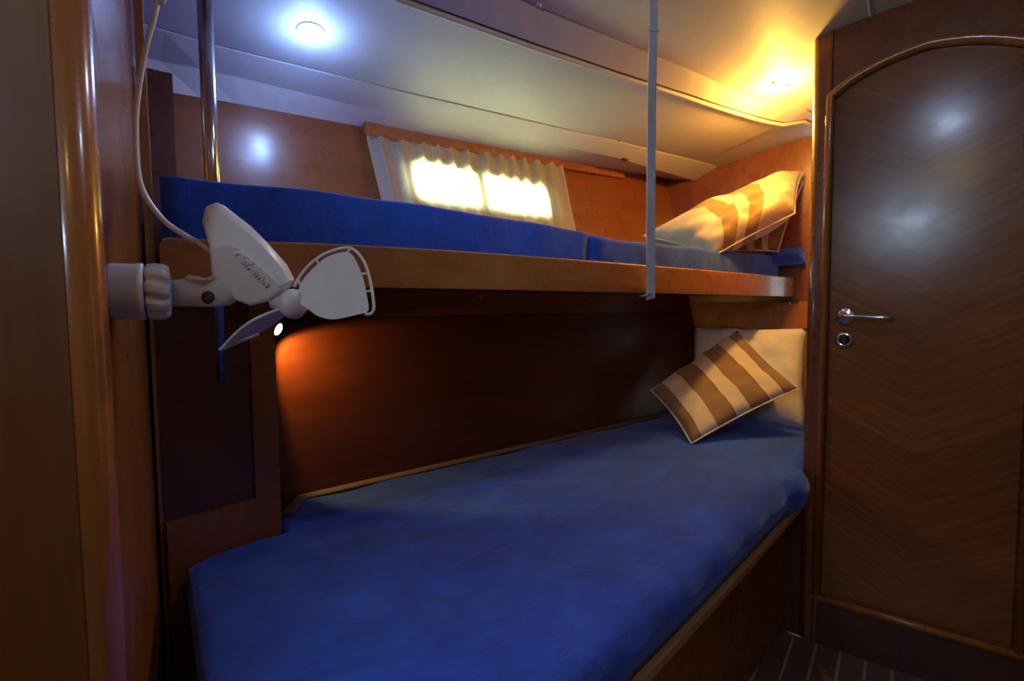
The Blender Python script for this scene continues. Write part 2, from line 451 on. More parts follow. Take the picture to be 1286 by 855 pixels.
wr = thing('wall_right', None, None, tuple(DO), kind='structure', rz=rz)
W_END = 1.75
def door_wall():
    bm = bmesh.new(); es = []
    outer = [(.012, .0), (W_END, .0), (W_END, 2.05), (.012, 2.05)]
    for loop in (outer, pathS):
        vs = [bm.verts.new(D(a, 0, c)) for a, c in loop]
        es += [bm.edges.new((vs[i], vs[(i+1) % len(vs)])) for i in range(len(vs))]
    bmesh.ops.triangle_fill(bm, edges=es, use_beauty=True)
    r = bmesh.ops.extrude_face_region(bm, geom=bm.faces[:])
    bmesh.ops.translate(bm, vec=ey*.03, verts=[v for v in r['geom'] if isinstance(v, bmesh.types.BMVert)])
    return bm
obj('frame_panel', door_wall(), M['frame'], wr)
# rounded corner post (the lit, outer edge of the bulkhead)
obj('corner_post', lathe([(0, .017), (1.98, .017)], D(.010, .017, .0), (0, 0, 1), 20), M['vert'], wr, True)
obj('fillet', bevel_bm(prism([D(.030, .002, 0), D(.036, -.007, 0), D(.044, -.007, 0), D(.048, .002, 0)], (0, 0, 1.98)), .001, 1), M['frame'], wr)
# bead moulding following the arched opening
fr = []
P3 = [Vector((a, c, 0)) for a, c in pathS]
pb = [D(a, 0, c) for a, c in pathS]
for i in range(len(P3)):
    t = (P3[min(i+1, len(P3)-1)]-P3[max(i-1, 0)]).normalized(); nn = Vector((-t.y, t.x, 0))
    fr.append((ex*nn.x+Vector((0, 0, nn.y)), -ey))
hp = [(.013*math.cos(PI*k/8), .013*math.sin(PI*k/8)) for k in range(9)]
hp = [(.014, -.006)]+hp+[(-.014, -.006)]
bo = obj('arch_bead', sweep_profile(pb, fr, hp), M['bead'], wr, True)
zs = dpx(1040, 750)[1]
obj('sill_bead', tube([D(pathS[0][0]-.02, -.004, zs-.008), D(2*XC-pathS[0][0]+.02, -.004, zs-.008)], .011, 10), M['bead'], wr, True)
obj('base_rail', prism([D(.03, -.001, 0), D(W_END, -.001, 0), D(W_END, -.006, 0), D(.03, -.006, 0)], (0, 0, zs-.024)), M['darkw'], wr)
obj('return_panel', prism([D(-.075, .012, 0), D(.008, .012, 0), D(.008, .03, 0), D(-.075, .03, 0)], (0, 0, H-.65)), M['darkw'], wr)
# the door itself
M['chev'] = chevron(XC)
dr = thing('door_1', None, None, tuple(DO), kind='structure', rz=rz)
obj('door_leaf', prism([D(a, .012, c) for a, c in pathS], ey*.014), M['chev'], dr)
hx, hz = dpx(1062, 397)
hd = obj('rosette', lathe([(0, .026), (.005, .026), (.009, .021), (.009, .010)], D(hx, .012, hz), -ey, 32), M['chrome'], dr, True, label='round chrome rosette')
lx, lz = dpx(1120, 399)
lev = smooth_path([D(hx, .010, hz), D(hx, -.028, hz), D(hx+.012, -.042, hz), D(hx+.04, -.046, hz-.001), D(lx-.018, -.046, lz+.001), D(lx-.004, -.040, lz), D(lx, -.028, lz)], 5)
obj('lever_handle', tube(lev, [.0095]*8+[.0075]*(len(lev)-8), 12), M['chrome'], dr, True, label='chrome lever handle')
kx, kz = dpx(1060, 427)
ro = obj('lock_rosette', lathe([(0, .0245), (.005, .0245), (.008, .020), (.0075, .012), (.006, .012)], D(kx, .012, kz), -ey, 32), M['chrome'], dr, True, label='round chrome lock plate')
obj('keyhole_cover', bevel_bm(prism([D(kx-.004, -.001, kz-.011), D(kx+.004, -.001, kz-.011), D(kx+.004, -.001, kz+.011), D(kx-.004, -.001, kz+.011)], ey*.008), .002, 2), M['dark'], ro)

# foot bulkhead of the berths and the recess side
F0 = Vector((2.60, .93, 0)); F1 = Vector((2.46, 1.68, 0)); fn = Vector((-(F1-F0).y, (F1-F0).x, 0)).normalized()
wf = thing('wall_far', None, None, (2.55, 1.3, 0), kind='structure')
obj('upper_panel', prism([F0+Vector((0, 0, H+.03)), F1+Vector((0, 0, H+.03)), F1+Vector((0, 0, 2.05)), F0+Vector((0, 0, 2.05))], -fn*.03), M['hull'], wf)
obj('backing_panel', prism([F0+fn*-.032, F1+fn*-.032, F1+fn*-.032+Vector((0, 0, 2.05)), F0+fn*-.032+Vector((0, 0, 2.05))], -fn*.03), M['vert'], wf)
pj = F0.lerp(F1, .80)
obj('lower_panel', prism([F0, pj, pj+Vector((0, 0, H+.028)), F0+Vector((0, 0, H+.028))], -fn*.03), M['foot'], wf)
pj2 = F0.lerp(F1, .806)
obj('corner_panel', prism([pj2, F1, F1+Vector((0, 0, H+.028)), pj2+Vector((0, 0, H+.028))], -fn*.03), M['foot'], wf)
s0 = D(.030, .045, 0)
obj('wall_side', prism([s0, Vector((2.62, .86, 0)), Vector((2.62, .83, 0)), s0+Vector((.01, -.02, 0))], (0, 0, 2.05)), M['vert'], None, kind='structure')

# ------------------------------------------------------------------ floor of narrow planks with pale strips between
fl = thing('floor', None, None, (1, .2, 0), kind='structure', rz=rz)
obj('sub_floor', box(-1.4, 2.8, -1.25, 1.8, -.05, -.012), M['darkw'], fl)
PW = .066
def fx(p): q = p-DO; return (q.dot(ex), q.dot(ey))
a0 = fx(on_z(1026, 807, -H))[0]
i = -14
pl = None; hs = None
while a0+i*PW < 1.75:
    a = a0+i*PW
    if pl is None:
        pl = obj('plank', prism([D(a+.004, -3.0, 0), D(a+PW-.004, -3.0, 0), D(a+PW-.004, -.0, 0), D(a+.004, -.0, 0)], (0, 0, -.012)), M['plank'], fl)
        hs = obj('inlay_strip', prism([D(a-.004, -3.0, -.0008), D(a+.004, -3.0, -.0008), D(a+.004, 0, -.0008), D(a-.004, 0, -.0008)], (0, 0, -.011)), M['holly'], fl); b0 = a
    else:
        for s in (pl, hs):
            c = s.copy(); c.location = (a-b0, 0, 0); COL.objects.link(c)
    i += 1

# ------------------------------------------------------------------ near partition (left) with its rounded post
wl = thing('wall_left', None, None, (0, .9, 0), kind='structure')
def cp(r, d): v = EYE+FW*d+RT*(r*d); return Vector((v.x, v.y, 0))
pc = Vector((.018, .690, 0)); pe = Vector((.100, 1.235, 0)); pe2 = Vector((.10+.06, 1.70, 0))
obj('partition_panel', prism([pc, pe, pe+Vector((-.03, .01, 0)), pc+Vector((-.03, .01, 0))], (0, 0, 2.05)), M['post'], wl)
obj('partition_panel', prism([pe, pe2, pe2+Vector((-.03, .01, 0)), pe+Vector((-.03, .01, 0))], (0, 0, 2.05)), M['darkw'], wl)
obj('corner_post', lathe([(0, .021), (2.05, .021)], (.001, .659, 0), (0, 0, 1), 32), M['bead'], wl, True)
j0 = Vector((-.010, .640, 0)); j1 = cp(-1.35, .42)
dn = Vector((-(j1-j0).y, (j1-j0).x, 0)).normalized()
obj('door_jamb', prism([j0, j1, j1-dn*.04, j0-dn*.03+Vector((0, .02, 0))], (0, 0, 2.05)), M['jamb'], wl)
e0 = pe+Vector((.001, -.035, 0))
obj('edge_strip', prism([e0, e0+Vector((.014, 0, 0)), e0+Vector((.019, .035, 0)), e0+Vector((.003, .035, 0))], (0, 0, 2.05)), M['post'], wl)
# passage walls behind the viewpoint, with the daylit window in the rear one
obj('wall_front', box(-1.4, 2.2, -1.2, -1.17, 0, 2.08), M['post'], None, kind='structure')
wrr = thing('wall_rear', None, None, (-1.3, 0, 0), kind='structure')
for nm, b_ in (('lower_panel', box(-1.33, -1.3, -1.2, 1.8, 0, 1.64)), ('upper_panel', box(-1.33, -1.3, -1.2, 1.8, 1.86, 2.08)),
               ('side_panel', box(-1.33, -1.3, -1.2, -.55, 1.64, 1.86)), ('side_panel', box(-1.33, -1.3, -.05, 1.8, 1.64, 1.86))):
    obj(nm, b_, M['post'], wrr)
w2 = thing('window_2', None, None, (-1.3, -.3, 1.75), kind='structure')
for b_ in (box(-1.31, -1.28, -.565, -.535, 1.63, 1.87), box(-1.31, -1.28, -.065, -.035, 1.63, 1.87), box(-1.31, -1.28, -.535, -.065, 1.63, 1.66), box(-1.31, -1.28, -.535, -.065, 1.84, 1.87)):
    obj('frame_bar', b_, M['rubber'], w2)
obj('pane', box(-1.322, -1.318, -.55, -.05, 1.64, 1.86), M['glass'], w2)

# ------------------------------------------------------------------ head cabinet under the upper berth
c0 = on_z(225, 705, -.5); c1 = on_z(354, 663, -.5)
cdir = (c1-c0).normalized(); cs = c0-cdir*((c0.x-.11)/cdir.x); cs.z = 0; ce1 = Vector((c1.x, c1.y, 0))
back = Vector((0, .19, 0))
cab = thing('head_cabinet', 'dark mahogany cabinet between the two berths at the head end', 'cabinet', (cs.x, cs.y, 0))
cn = Vector((-cdir.y, cdir.x, 0))
st = .055
m0 = ce1-cdir*st
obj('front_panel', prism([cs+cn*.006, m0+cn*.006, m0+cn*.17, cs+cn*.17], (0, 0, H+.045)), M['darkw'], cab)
obj('corner_stile', bevel_bm(prism([m0+cdir*.001, ce1, ce1+cn*.14, m0+cn*.14], (0, 0, H+.045)), .006, 3), M['vert'], cab)
obj('base_rail', bevel_bm(prism([cs+cn*-.006+Vector((0, 0, .3)), m0-cn*.006+Vector((0, 0, .3)), m0+cn*.005+Vector((0, 0, .3)), cs+cn*.005+Vector((0, 0, .3))], (0, 0, .385)), .002, 2), M['vert'], cab)

# ------------------------------------------------------------------ upper berth
LIP = [(.118, 1.151), (.246, 1.120), (.36, 1.075), (.497, 1.040), (.75, 1.005), (1.137, .992), (1.7, .985), (2.2, .985), (2.58, .985)]
lipS = [Vector((p.x, p.y, 0)) for p in smooth_path([(a, b, 0) for a, b in LIP], 5)]
lipS = [lipS[0].lerp(lipS[1], k) for k in (0, .06, .13, .22, .34, .5, .75)]+lipS[1:]
ub = thing('upper_bunk', 'varnished cherry upper berth board carrying the higher blue mattresses', 'bunk', (1.2, 1.3, H+.05))
def lip_board():
    bm = bmesh.new(); n = len(lipS); rows = []
    L = 0; S = [0]
    for a, b in zip(lipS, lipS[1:]): L += (b-a).length; S.append(L)
    for i, p in enumerate(lipS):
        t = (lipS[min(i+1, n-1)]-lipS[max(i-1, 0)]).normalized(); nn = Vector((-t.y, t.x, 0))
        zt = .14; 
        e = .016; 
        if S[i] < e: zt -= e-math.sqrt(max(e*e-(e-S[i])**2, 0))
        q = [p+Vector((0, 0, H+.05)), p+Vector((0, 0, H+zt-.004)), p+nn*.004+Vector((0, 0, H+zt)), p+nn*.024+Vector((0, 0, H+zt)), p+nn*.028+Vector((0, 0, H+zt-.004)), p+nn*.028+Vector((0, 0, H+.05))]
        rows.append([bm.verts.new(v) for v in q])
    for a, b in zip(rows, rows[1:]):
        for k in range(6): bm.faces.new((a[k], a[(k+1) % 6], b[(k+1) % 6], b[k]))
    bm.faces.new(rows[0]); bm.faces.new(rows[-1][::-1]); return bm
obj('front_board', lip_board(), M['board'], ub)
def offs(k, z): return [Vector((p.x, p.y+k, z)) for p in lipS]
bb = offs(.030, H+.062)
obj('base_board', prism(bb+[Vector((2.45, 1.47, H+.062)), Vector((.16, 1.52, H+.062))], (0, 0, .03)), M['darkw'], ub)
# small fittings under the board
q = on_z(605, 372.5, .045)
lt = thing('brass_catch', 'tiny brass catch under the front edge of the upper bunk', 'catch', tuple(q))
obj('catch_plate', bevel_bm(prism([q+Vector((-.018, 0, 0)), q+Vector((.018, 0, 0)), q+Vector((.018, .012, 0)), q+Vector((-.018, .012, 0))], (0, 0, .004)), .001, 1), M['brass'], lt)
obj('knob', lathe([(0, .003), (.008, .005), (.010, .002)], q+Vector((0, .006, .0)), (0, 0, -1), 12), M['brass'], lt, True)
q0 = on_z(762, 374, .046); q1 = on_z(812, 371, .046)
tg = obj('wooden_tongue', bevel_bm(prism([q0, q1, q1+Vector((0, .03, 0)), q0+Vector((0, .02, 0))], (0, 0, -.007)), .002, 2), M['trim'])
tag(tg, 'thin pale wooden tongue under the upper bunk beside the grey strap', 'tongue')
q = on_plane(993, 380, F0-fn*-.004, fn)
hk = thing('wall_hook', 'small dark hook on the end panel just below the upper bunk', 'hook', tuple(q))
obj('hook_plate', bevel_bm(prism([q+(F1-F0).normalized()*.05+Vector((0, 0, .012)), q-(F1-F0).normalized()*.03+Vector((0, 0, .012)), q-(F1-F0).normalized()*.03+Vector((0, 0, .002)), q+(F1-F0).normalized()*.05+Vector((0, 0, .002))], fn*.004), .001, 1), M['dark'], hk)
obj('hook_peg', tube([q+fn*.002, q+fn*.012, q+fn*.014+Vector((0, 0, -.014))], .003, 8), M['chrome'], hk, True)

# ------------------------------------------------------------------ mattresses
def mattress(name, outline, z0, z1f, z1b, rad, mat, label, cat='mattress', crown=.012, seg=5, lean=None, sub=.06, soft=None):
    """outline: plan polygon; top height from z1f (start of x) to z1b (end of x)"""
    xs = [p.x for p in outline]; x0, x1 = min(xs), max(xs)
    bm = bmesh.new()
    vs = [bm.verts.new((p.x, p.y, z0)) for p in outline]
    f = bm.faces.new(vs)
    r = bmesh.ops.extrude_face_region(bm, geom=[f])
    tv = [v for v in r['geom'] if isinstance(v, bmesh.types.BMVert)]
    for v in tv: v.co.z = z1f+(z1b-z1f)*(v.co.x-x0)/(x1-x0)
    bmesh.ops.recalc_face_normals(bm, faces=bm.faces)
    ed = [e for e in bm.edges if abs(e.verts[0].co.z-z0) > .02 and abs(e.verts[1].co.z-z0) > .02]
    bmesh.ops.bevel(bm, geom=ed, offset=rad, segments=seg, profile=.6, affect='EDGES', clamp_overlap=True)
    ed = [e for e in bm.edges if e.verts[0].co.z < z0+.001 and e.verts[1].co.z < z0+.001]
    bmesh.ops.bevel(bm, geom=ed, offset=rad*.35, segments=2, profile=.6, affect='EDGES', clamp_overlap=True)
    # cut the big top face into a grid so it can crown and wrinkle
    ys = [p.y for p in outline]
    for k in range(1, int((x1-x0)/sub)):
        bmesh.ops.bisect_plane(bm, geom=bm.verts[:]+bm.edges[:]+bm.faces[:], plane_co=(x0+k*sub, 0, 0), plane_no=(1, 0, 0))
    for k in range(1, int((max(ys)-min(ys))/sub)):
        bmesh.ops.bisect_plane(bm, geom=bm.verts[:]+bm.edges[:]+bm.faces[:], plane_co=(0, min(ys)+k*sub, 0), plane_no=(0, 1, 0))
    for v in bm.verts:
        t = (v.co.z-z0)/(max(z1f, z1b)-z0)
        if t > .5:
            w_ = math.sin(v.co.x*9+1.3)*math.sin(v.co.y*11+.4)*.5+math.sin(v.co.x*23+v.co.y*17)*.3
            v.co.z += crown*(t-.5)*2*w_
            v.co.y += .003*math.sin(v.co.x*31+v.co.y*5)
            if soft:
                line, rr, amp = soft; p2 = Vector((v.co.x, v.co.y)); dd = 9
                for a, b in zip(line, line[1:]):
                    a2, b2 = a.xy, b.xy; tt = max(0, min(1, (p2-a2).dot(b2-a2)/(b2-a2).length_squared)); dd = min(dd, (p2-a2.lerp(b2, tt)).length)
                if dd < rr: v.co.z -= amp*(1-math.sqrt(max(0, 1-(1-dd/rr)**2)))*min(1, (t-.5)*4)
    o = obj(name, bm, mat, None, smooth=True)
    tag(o, label, cat); return o
# upper pair
fu = [Vector((p.x, p.y+.002, 0)) for p in lipS]
polex, poley = .222, 1.222
cut = 1.170
A1 = [Vector((.128, 1.185, 0))]+[p+Vector((0, .030, 0)) for p in fu if .15 < p.x < cut-.03]+[Vector((cut-.008, 1.024, 0)), Vector((cut, 1.05, 0))]
A1 += [Vector((cut, 1.47, 0)), Vector((.17, 1.50, 0)), Vector((.16, poley+.024, 0)), Vector((polex+.024, poley+.024, 0)), Vector((polex+.024, poley-.024, 0)), Vector((.128, poley-.024, 0))]
mu = mattress('mattress', A1, H+.094, H+.262, H+.226, .034, M['blueup'], 'long blue suede mattress on the upper bunk, in front of the curtain', crown=.006)
mu['group'] = ''
del mu['group']
A2 = [Vector((cut+.006, 1.03, 0)), Vector((cut+.016, 1.018, 0)), Vector((1.8, 1.016, 0)), Vector((2.48, 1.016, 0)), Vector((2.52, 1.04, 0)), Vector((2.45, 1.43, 0)), Vector((cut+.006, 1.47, 0))]
ms = mattress('mattress', A2, H+.094, H+.218, H+.236, .036, M['blueup'], 'shorter blue suede mattress on the upper bunk under the gold striped pillow', crown=.008)
# seam welt at the joint
lb_front = [on_z(x, y, -.62) for x, y in [(801, 852), (923, 723), (1015, 621)]]
# lower
f0, f1, f2 = lb_front
def lowline(u):      # front edge line in plan
    if u < f0.x: return f0.y-(f0.x-u)*.13
    if u < f1.x: t = (u-f0.x)/(f1.x-f0.x); return f0.y*(1-t)+f1.y*t
    t = (u-f1.x)/(f2.x-f1.x); return f1.y*(1-t)+f2.y*t
k1 = on_z(227, 705, -.5); k0 = on_z(220, 855, -.5)
cA = Vector((c1.x+.004, c1.y, 0)); 
hb = lambda u, o=.030: Vector((u, hull(u, -.5).y-o, 0))
fr_pts = [Vector((u, lowline(u)-.004, 0)) for u in (.12, .35, .7, 1.0, 1.3, 1.55)]
k0.z = 0; k1.z = 0
LO = [Vector((k0.x, lowline(.08)+.03, 0))]+fr_pts+[Vector((1.64, .582, 0)), Vector((1.69, .588, 0)), Vector((1.735, .600, 0)), Vector((1.768, .622, 0)), Vector((1.782, .650, 0)), Vector((1.84, .652, 0)), Vector((2.2, .765, 0)), Vector((2.54, .880, 0)), Vector((2.455, 1.362, 0)), hb(2.2), hb(1.2), hb(.47), hb(.41, .02), Vector((cA.x+.006, cA.y+.09, 0)), Vector((cA.x+.004, cA.y-.004, 0)), k1+Vector((.05, .010, 0)), k1+Vector((.008, -.01, 0))]
zt = H-.5
ml = mattress('mattress', LO, H-.618, zt, zt, .088, M['blue'], 'big royal blue suede mattress filling the lower bunk', crown=.007, sub=.035, soft=(LO[:13], .15, .042))
bp = [Vector((hb(u).x, hb(u).y-.004, zt+.002)) for u in [.43+.1*i for i in range(20)]]+[Vector((2.44, 1.352, zt+.004))]
bp = [Vector((cA.x+.03, cA.y+.075, zt+.001))]+bp
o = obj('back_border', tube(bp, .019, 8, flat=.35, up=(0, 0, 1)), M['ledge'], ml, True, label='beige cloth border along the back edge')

lbk = thing('lower_bunk', 'dark wooden lower bunk base with a pale rounded edge trim', 'bunk', (1.2, .9, 0))
pf = [Vector((u, lowline(u)+.012, 0)) for u in (.1, .4, .7, 1.0, 1.3, 1.6, 1.79)]
top = pf+[Vector((1.83, .66, 0)), Vector((1.80, .74, 0)), Vector((1.7, .95, 0)), Vector((.12, 1.0, 0))]
obj('platform', prism([p+Vector((0, 0, H-.645)) for p in top], (0, 0, .03)), M['darkw'], lbk)
et = [Vector((u, lowline(u), H-.632)) for u in (.08, .4, .7, 1.0, 1.3, 1.6, 1.76)]+[Vector((1.81, .635, H-.632)), Vector((1.835, .665, H-.632)), Vector((1.83, .70, H-.632))]
fr2 = []
es_ = smooth_path(et, 4)
for i_ in range(len(es_)):
    t = (es_[min(i_+1, len(es_)-1)]-es_[max(i_-1, 0)]).normalized(); fr2.append((Vector((t.y, -t.x, 0)), Vector((0, 0, 1))))
obj('edge_trim', sweep_profile(es_, fr2, [(-.010, -.014), (.002, -.014), (.006, -.008), (.006, .008), (.002, .013), (-.010, .013)]), M['trim'], lbk)
b0_ = on_z(983, 791, -H); b1_ = on_z(940, 855, -H); bd = (b1_-b0_).normalized()
bs = b0_-bd*.055; be = b0_+bd*1.75
bn = Vector((-bd.y, bd.x, 0)); 
if bn.y < 0: bn = -bn
obj('front_panel', prism([bs, be, be+bn*.02, bs+bn*.02], (0, 0, H-.645)), M['vert'], lbk)

# ------------------------------------------------------------------ cushions and pillows
def cushion(name, c, th, mat, label, cat, n=22, wr=.25, seed=1, bulge=1.0, bend=None, arc=0):
    """c: corners [00, 10, 11, 01]; UV x runs 0->1 from edge 00-01 to edge 10-11"""
    rnd = random.Random(seed); ph = [rnd.uniform(0, 6) for _ in range(6)]
    a, b, c_, d = [Vector(p) for p in c]
    nrm = (b-a).cross(d-a).normalized()
    if nrm.dot(EYE-a) < 0: nrm = -nrm
    bm = bmesh.new(); uvl = bm.loops.layers.uv.new('UVMap'); G = {}
    for s in (1, -1):
        for i in range(n+1):
            for j in range(n+1):
                u, v = i/n, j/n; x, y = 2*u-1, 2*v-1
                edge = i in (0, n) or j in (0, n)
                if s == -1 and edge: G[s, i, j] = G[1, i, j]; continue
                # sides pull in between the corners
                pin = .055
                uu = .5+.5*x*(1-pin*(1-y*y)**1.0); vv = .5+.5*y*(1-pin*(1-x*x))
                p = a*(1-uu)*(1-vv)+b*uu*(1-vv)+c_*uu*vv+d*(1-uu)*vv
                h = ((1-x**4)*(1-y**4))**.62*th*.5
                wv = (math.sin(x*7+y*5+ph[0])*.4+math.sin(x*13-y*9+ph[1])*.25+math.sin(y*17+ph[2])*.2)*wr*th*.22*(1-x**2*y**2)
                if bend: p = p+nrm*bend(u, v)
                G[s, i, j] = bm.verts.new(p+nrm*s*(h+(wv if s == 1 and not edge else 0)*min(1, h/(th*.25))))
    for s in (1, -1):
        for i in range(n):
            for j in range(n):
                q = [(i, j), (i+1, j), (i+1, j+1), (i, j+1)]
                try: f_ = bm.faces.new([G[s, a_, b_] for a_, b_ in q])
                except ValueError: continue
                for l, (a_, b_) in zip(f_.loops, q): l[uvl].uv = (a_/n-arc*(1-(2*b_/n-1)**2)*min(1, 4*a_/n*(1-a_/n)+.3), b_/n)
    o = obj(name, bm, mat, None, smooth=True); tag(o, label, cat)
    # piped edge as a part
    loop = [G_ for G_ in []]
    edge_pts = []
    def P(u, v):
        x, y = 2*u-1, 2*v-1; uu = .5+.5*x*(1-.055*(1-y*y)); vv = .5+.5*y*(1-.055*(1-x*x))
        p = a*(1-uu)*(1-vv)+b*uu*(1-vv)+c_*uu*vv+d*(1-uu)*vv
        return p+nrm*bend(u, v) if bend else p
    for k in range(n): edge_pts.append(P(k/n, 0))
    for k in range(n): edge_pts.append(P(1, k/n))
    for k in range(n): edge_pts.append(P(1-k/n, 1))
    for k in range(n): edge_pts.append(P(0, 1-k/n))
    return o, edge_pts
# lower: white pillow against the end wall, striped cushion on it
o, ep = cushion('bed_pillow', [at(872, 409, 2.50), at(1014, 412, 2.20), at(1014, 540, 2.04), at(862, 520, 2.27)], .13, M['pw'],
            'plain white pillow leaning on the end wall of the lower bunk', 'pillow', seed=3, wr=.5)
o, ep = cushion('striped_cushion', [at(817, 490, 2.18), at(926, 414, 2.27), at(1003, 488, 1.96), at(868, 557, 1.86)], .10, M['cush'],
            'brown and cream striped cushion on the lower bunk leaning on the white pillow', 'cushion', seed=5, wr=.5)
obj('seam_piping', tube(ep, .0028, 6, closed=True), M['pw'], o, True)
# upper: gold lit striped pillow over a second striped one
o, ep = cushion('striped_pillow', [at(806, 297, 2.14), at(1009, 214, 2.32), at(998, 268, 2.14), at(896, 322, 2.00)], .19, M['cush2'],
            'gold and cream striped pillow lying uppermost on the upper bunk', 'pillow', seed=8, wr=.42, n=30, arc=.13)
obj('seam_piping', tube(ep, .003, 6, closed=True), M['pw'], o, True)
o, ep = cushion('striped_pillow', [at(902, 300, 2.42), at(1010, 226, 2.35), at(977, 316, 2.30), at(900, 316, 2.26)], .07, M['cush3'],
            'brown striped pillow underneath the gold one, against the end wall', 'pillow', seed=9, wr=.4)
obj('seam_piping', tube(ep, .003, 6, closed=True), M['pw'], o, True)
o, ep = cushion('folded_sheet', [at(958, 318, 2.36), at(1012, 312, 2.42), at(1012, 330, 2.36), at(958, 330, 2.30)], .06, M['blue'],
            'small blue bolster at the right end of the upper bunk', 'bolster', seed=2)
o.name = 'blue_bolster'

# ------------------------------------------------------------------ curtain on its rail
ct = thing('curtain', 'sheer cream gathered curtain over the bright window', 'curtain', tuple(hull(1.2, .3, .05)))
def curtain_mesh():
    bm = bmesh.new(); NU, NV = 220, 14; rows = []
    rnd = random.Random(7); tl = hull_px(460, 170, .022); tr = hull_px(706, 207, .022); bl = hull_px(482, 262, .030); br_ = hull_px(724, 298, .030)
    K = 13
    for j in range(NV+1):
        t = j/NV; r = []
        for i in range(NU+1):
            s = i/NU; 
            ss = s+.012*math.sin(s*17+1)
            p = tl.lerp(tr, s).lerp(bl.lerp(br_, s+.006*math.sin(s*40)), t)
            amp = .007*(1-.35*t)*(.7+.5*math.sin(s*9+.7)**2)
            wv = math.sin(2*PI*K*ss+.5*math.sin(6*s))
            wv = wv+.35*math.sin(4*PI*K*ss+2+t)
            off = amp*wv
            dz = (.007*math.cos(2*PI*K*ss))*max(0, 1-t*5)
            r.append(bm.verts.new(p+Vector((0, off, dz))))
        rows.append(r)
    for a, b in zip(rows, rows[1:]):
        for i in range(NU): bm.faces.new((a[i], a[i+1], b[i+1], b[i]))
    return bm
def obj_open(name, bm, mat, parent):
    return obj(name, bm, mat, parent, True)
obj_open('cloth', curtain_mesh(), M['sheer'], ct)
obj('rail', tube([hull_px(462, 171, .012), hull_px(706, 208, .012)], .0035, 8), M['rubber'], ct, True)

# ------------------------------------------------------------------ pole and strap
zc = ceil_z(polex, poley)
ps = thing('grab_pole', 'tall polished metal pole at the left end of the bunks', 'pole', (polex, poley, H-.12))
zp = -.145
obj('tube', tube([(polex, poley, H+zp), (polex, poley, zc)], .0145, 24), M['steel'], ps, True)
obj('flange', lathe([(0, .03), (.006, .03), (.012, .018)], (polex, poley, zc+.004), (0, 0, -1), 20), M['steel'], ps, True)
sb = on_plane(817, 369, Vector((0, 1.0-.022, 0)), Vector((0, 1, 0))); stp = at(821, -14, 1.34)
stp.z = min(stp.z, 3)
r_ = ray(821, -14)
sp_, sn_ = ceil_hit(821, -6)
stt = thing('grey_strap', 'grey webbing strap running from the ceiling to the upper bunk board', 'strap', tuple(sb))
# flat band facing the viewer, wrapped under the board
sideway = Vector((.92, -.39, 0)).normalized()
def band(path, w_, th):
    bm = bmesh.new(); rows = []
    for i_, p in enumerate(path):
        t = (path[min(i_+1, len(path)-1)]-path[max(i_-1, 0)]).normalized(); s = (sideway-t*sideway.dot(t)).normalized(); n = t.cross(s)
        ww = w_[0]*(1-i_/(len(path)-1))+w_[1]*i_/(len(path)-1)
        rows.append([bm.verts.new(p+s*a*ww/2+n*b*th/2) for a, b in ((-1, -1), (1, -1), (1, 1), (-1, 1))])
    for a, b in zip(rows, rows[1:]):
        for k in range(4): bm.faces.new((a[k], a[(k+1) % 4], b[(k+1) % 4], b[k]))
    bm.faces.new(rows[0]); bm.faces.new(rows[-1][::-1]); return bm
pth = smooth_path([sp_, sp_.lerp(sb+Vector((0, 0, .01)), .5)+Vector((0, .003, 0)), sb+Vector((0, 0, .02)), sb+Vector((0, .004, -.003)), sb+Vector((0, .03, -.006))], 6)
obj('webbing', band(pth, (.024, .038), .003), M['strap'], stt)
bk = sp_.lerp(sb, .10)
obj('buckle', bevel_bm(prism([bk+sideway*.015+Vector((0, -.004, 0)), bk-sideway*.015+Vector((0, -.004, 0)), bk-sideway*.015+Vector((0, -.004, .008)), bk+sideway*.015+Vector((0, -.004, .008))], (0, .008, 0)), .001, 1), M['strap'], stt)
obj('anchor_plate', lathe([(0, .02), (.004, .02), (.01, .012)], sp_+Vector((0, 0, .003)), (0, 0, -1), 16), M['dark'], stt, True)

# ------------------------------------------------------------------ ceiling lamps
def downlight(px, py, col, lens_col, strength, label, r=.026, energy=3, clips=False, halo=.25, drop=.055):
    p, n = ceil_hit(px, py)
    t = thing('ceiling_lamp', label, 'lamp', tuple(p))
    obj('bezel', lathe([(0, r*1.35), (.004, r*1.3), (.007, r*1.05), (.003, r), (.0, r)], p-n*.001, n, 28), M['bead_c'], t, True)
    obj('lens', lathe([(0, r), (.005, r*.9), (.007, r*.5)], p+n*.001, n, 24), emis('lamp_lens', lens_col, strength), t, True)
    if clips:
        for s in (-1, 1):
            q = p+Vector((s*.034, -s*.012, .001)); obj('clip', bevel_bm(prism([q+Vector((-.006, -.006, 0)), q+Vector((.006, -.006, 0)), q+Vector((.006, .006, 0)), q+Vector((-.006, .006, 0))], n*.006), .001, 1), M['chrome'], t)
    l = light('lamp_bulb', 'SPOT', p+n*.012, energy, col, .018, p+n+Vector((0, 0, 0)), 165, .8)
    l.parent = t; l.matrix_parent_inverse = Matrix.Translation(-p)
    l2 = light('lamp_glow', 'POINT', p+n*drop, energy*halo, col, .03); l2.parent = t; l2.matrix_parent_inverse = Matrix.Translation(-p)
    return p, n
downlight(390, 38, COOL, (.8, .9, 1), 14, 'round bluish-white ceiling lamp above the head of the upper bunk', energy=E_COOL, halo=.36)
downlight(980, 104, WARM, (1, .85, .6), 14, 'round warm yellow ceiling lamp near the door frame', energy=E_WARM, clips=True, r=.022, halo=1.55, drop=.085)
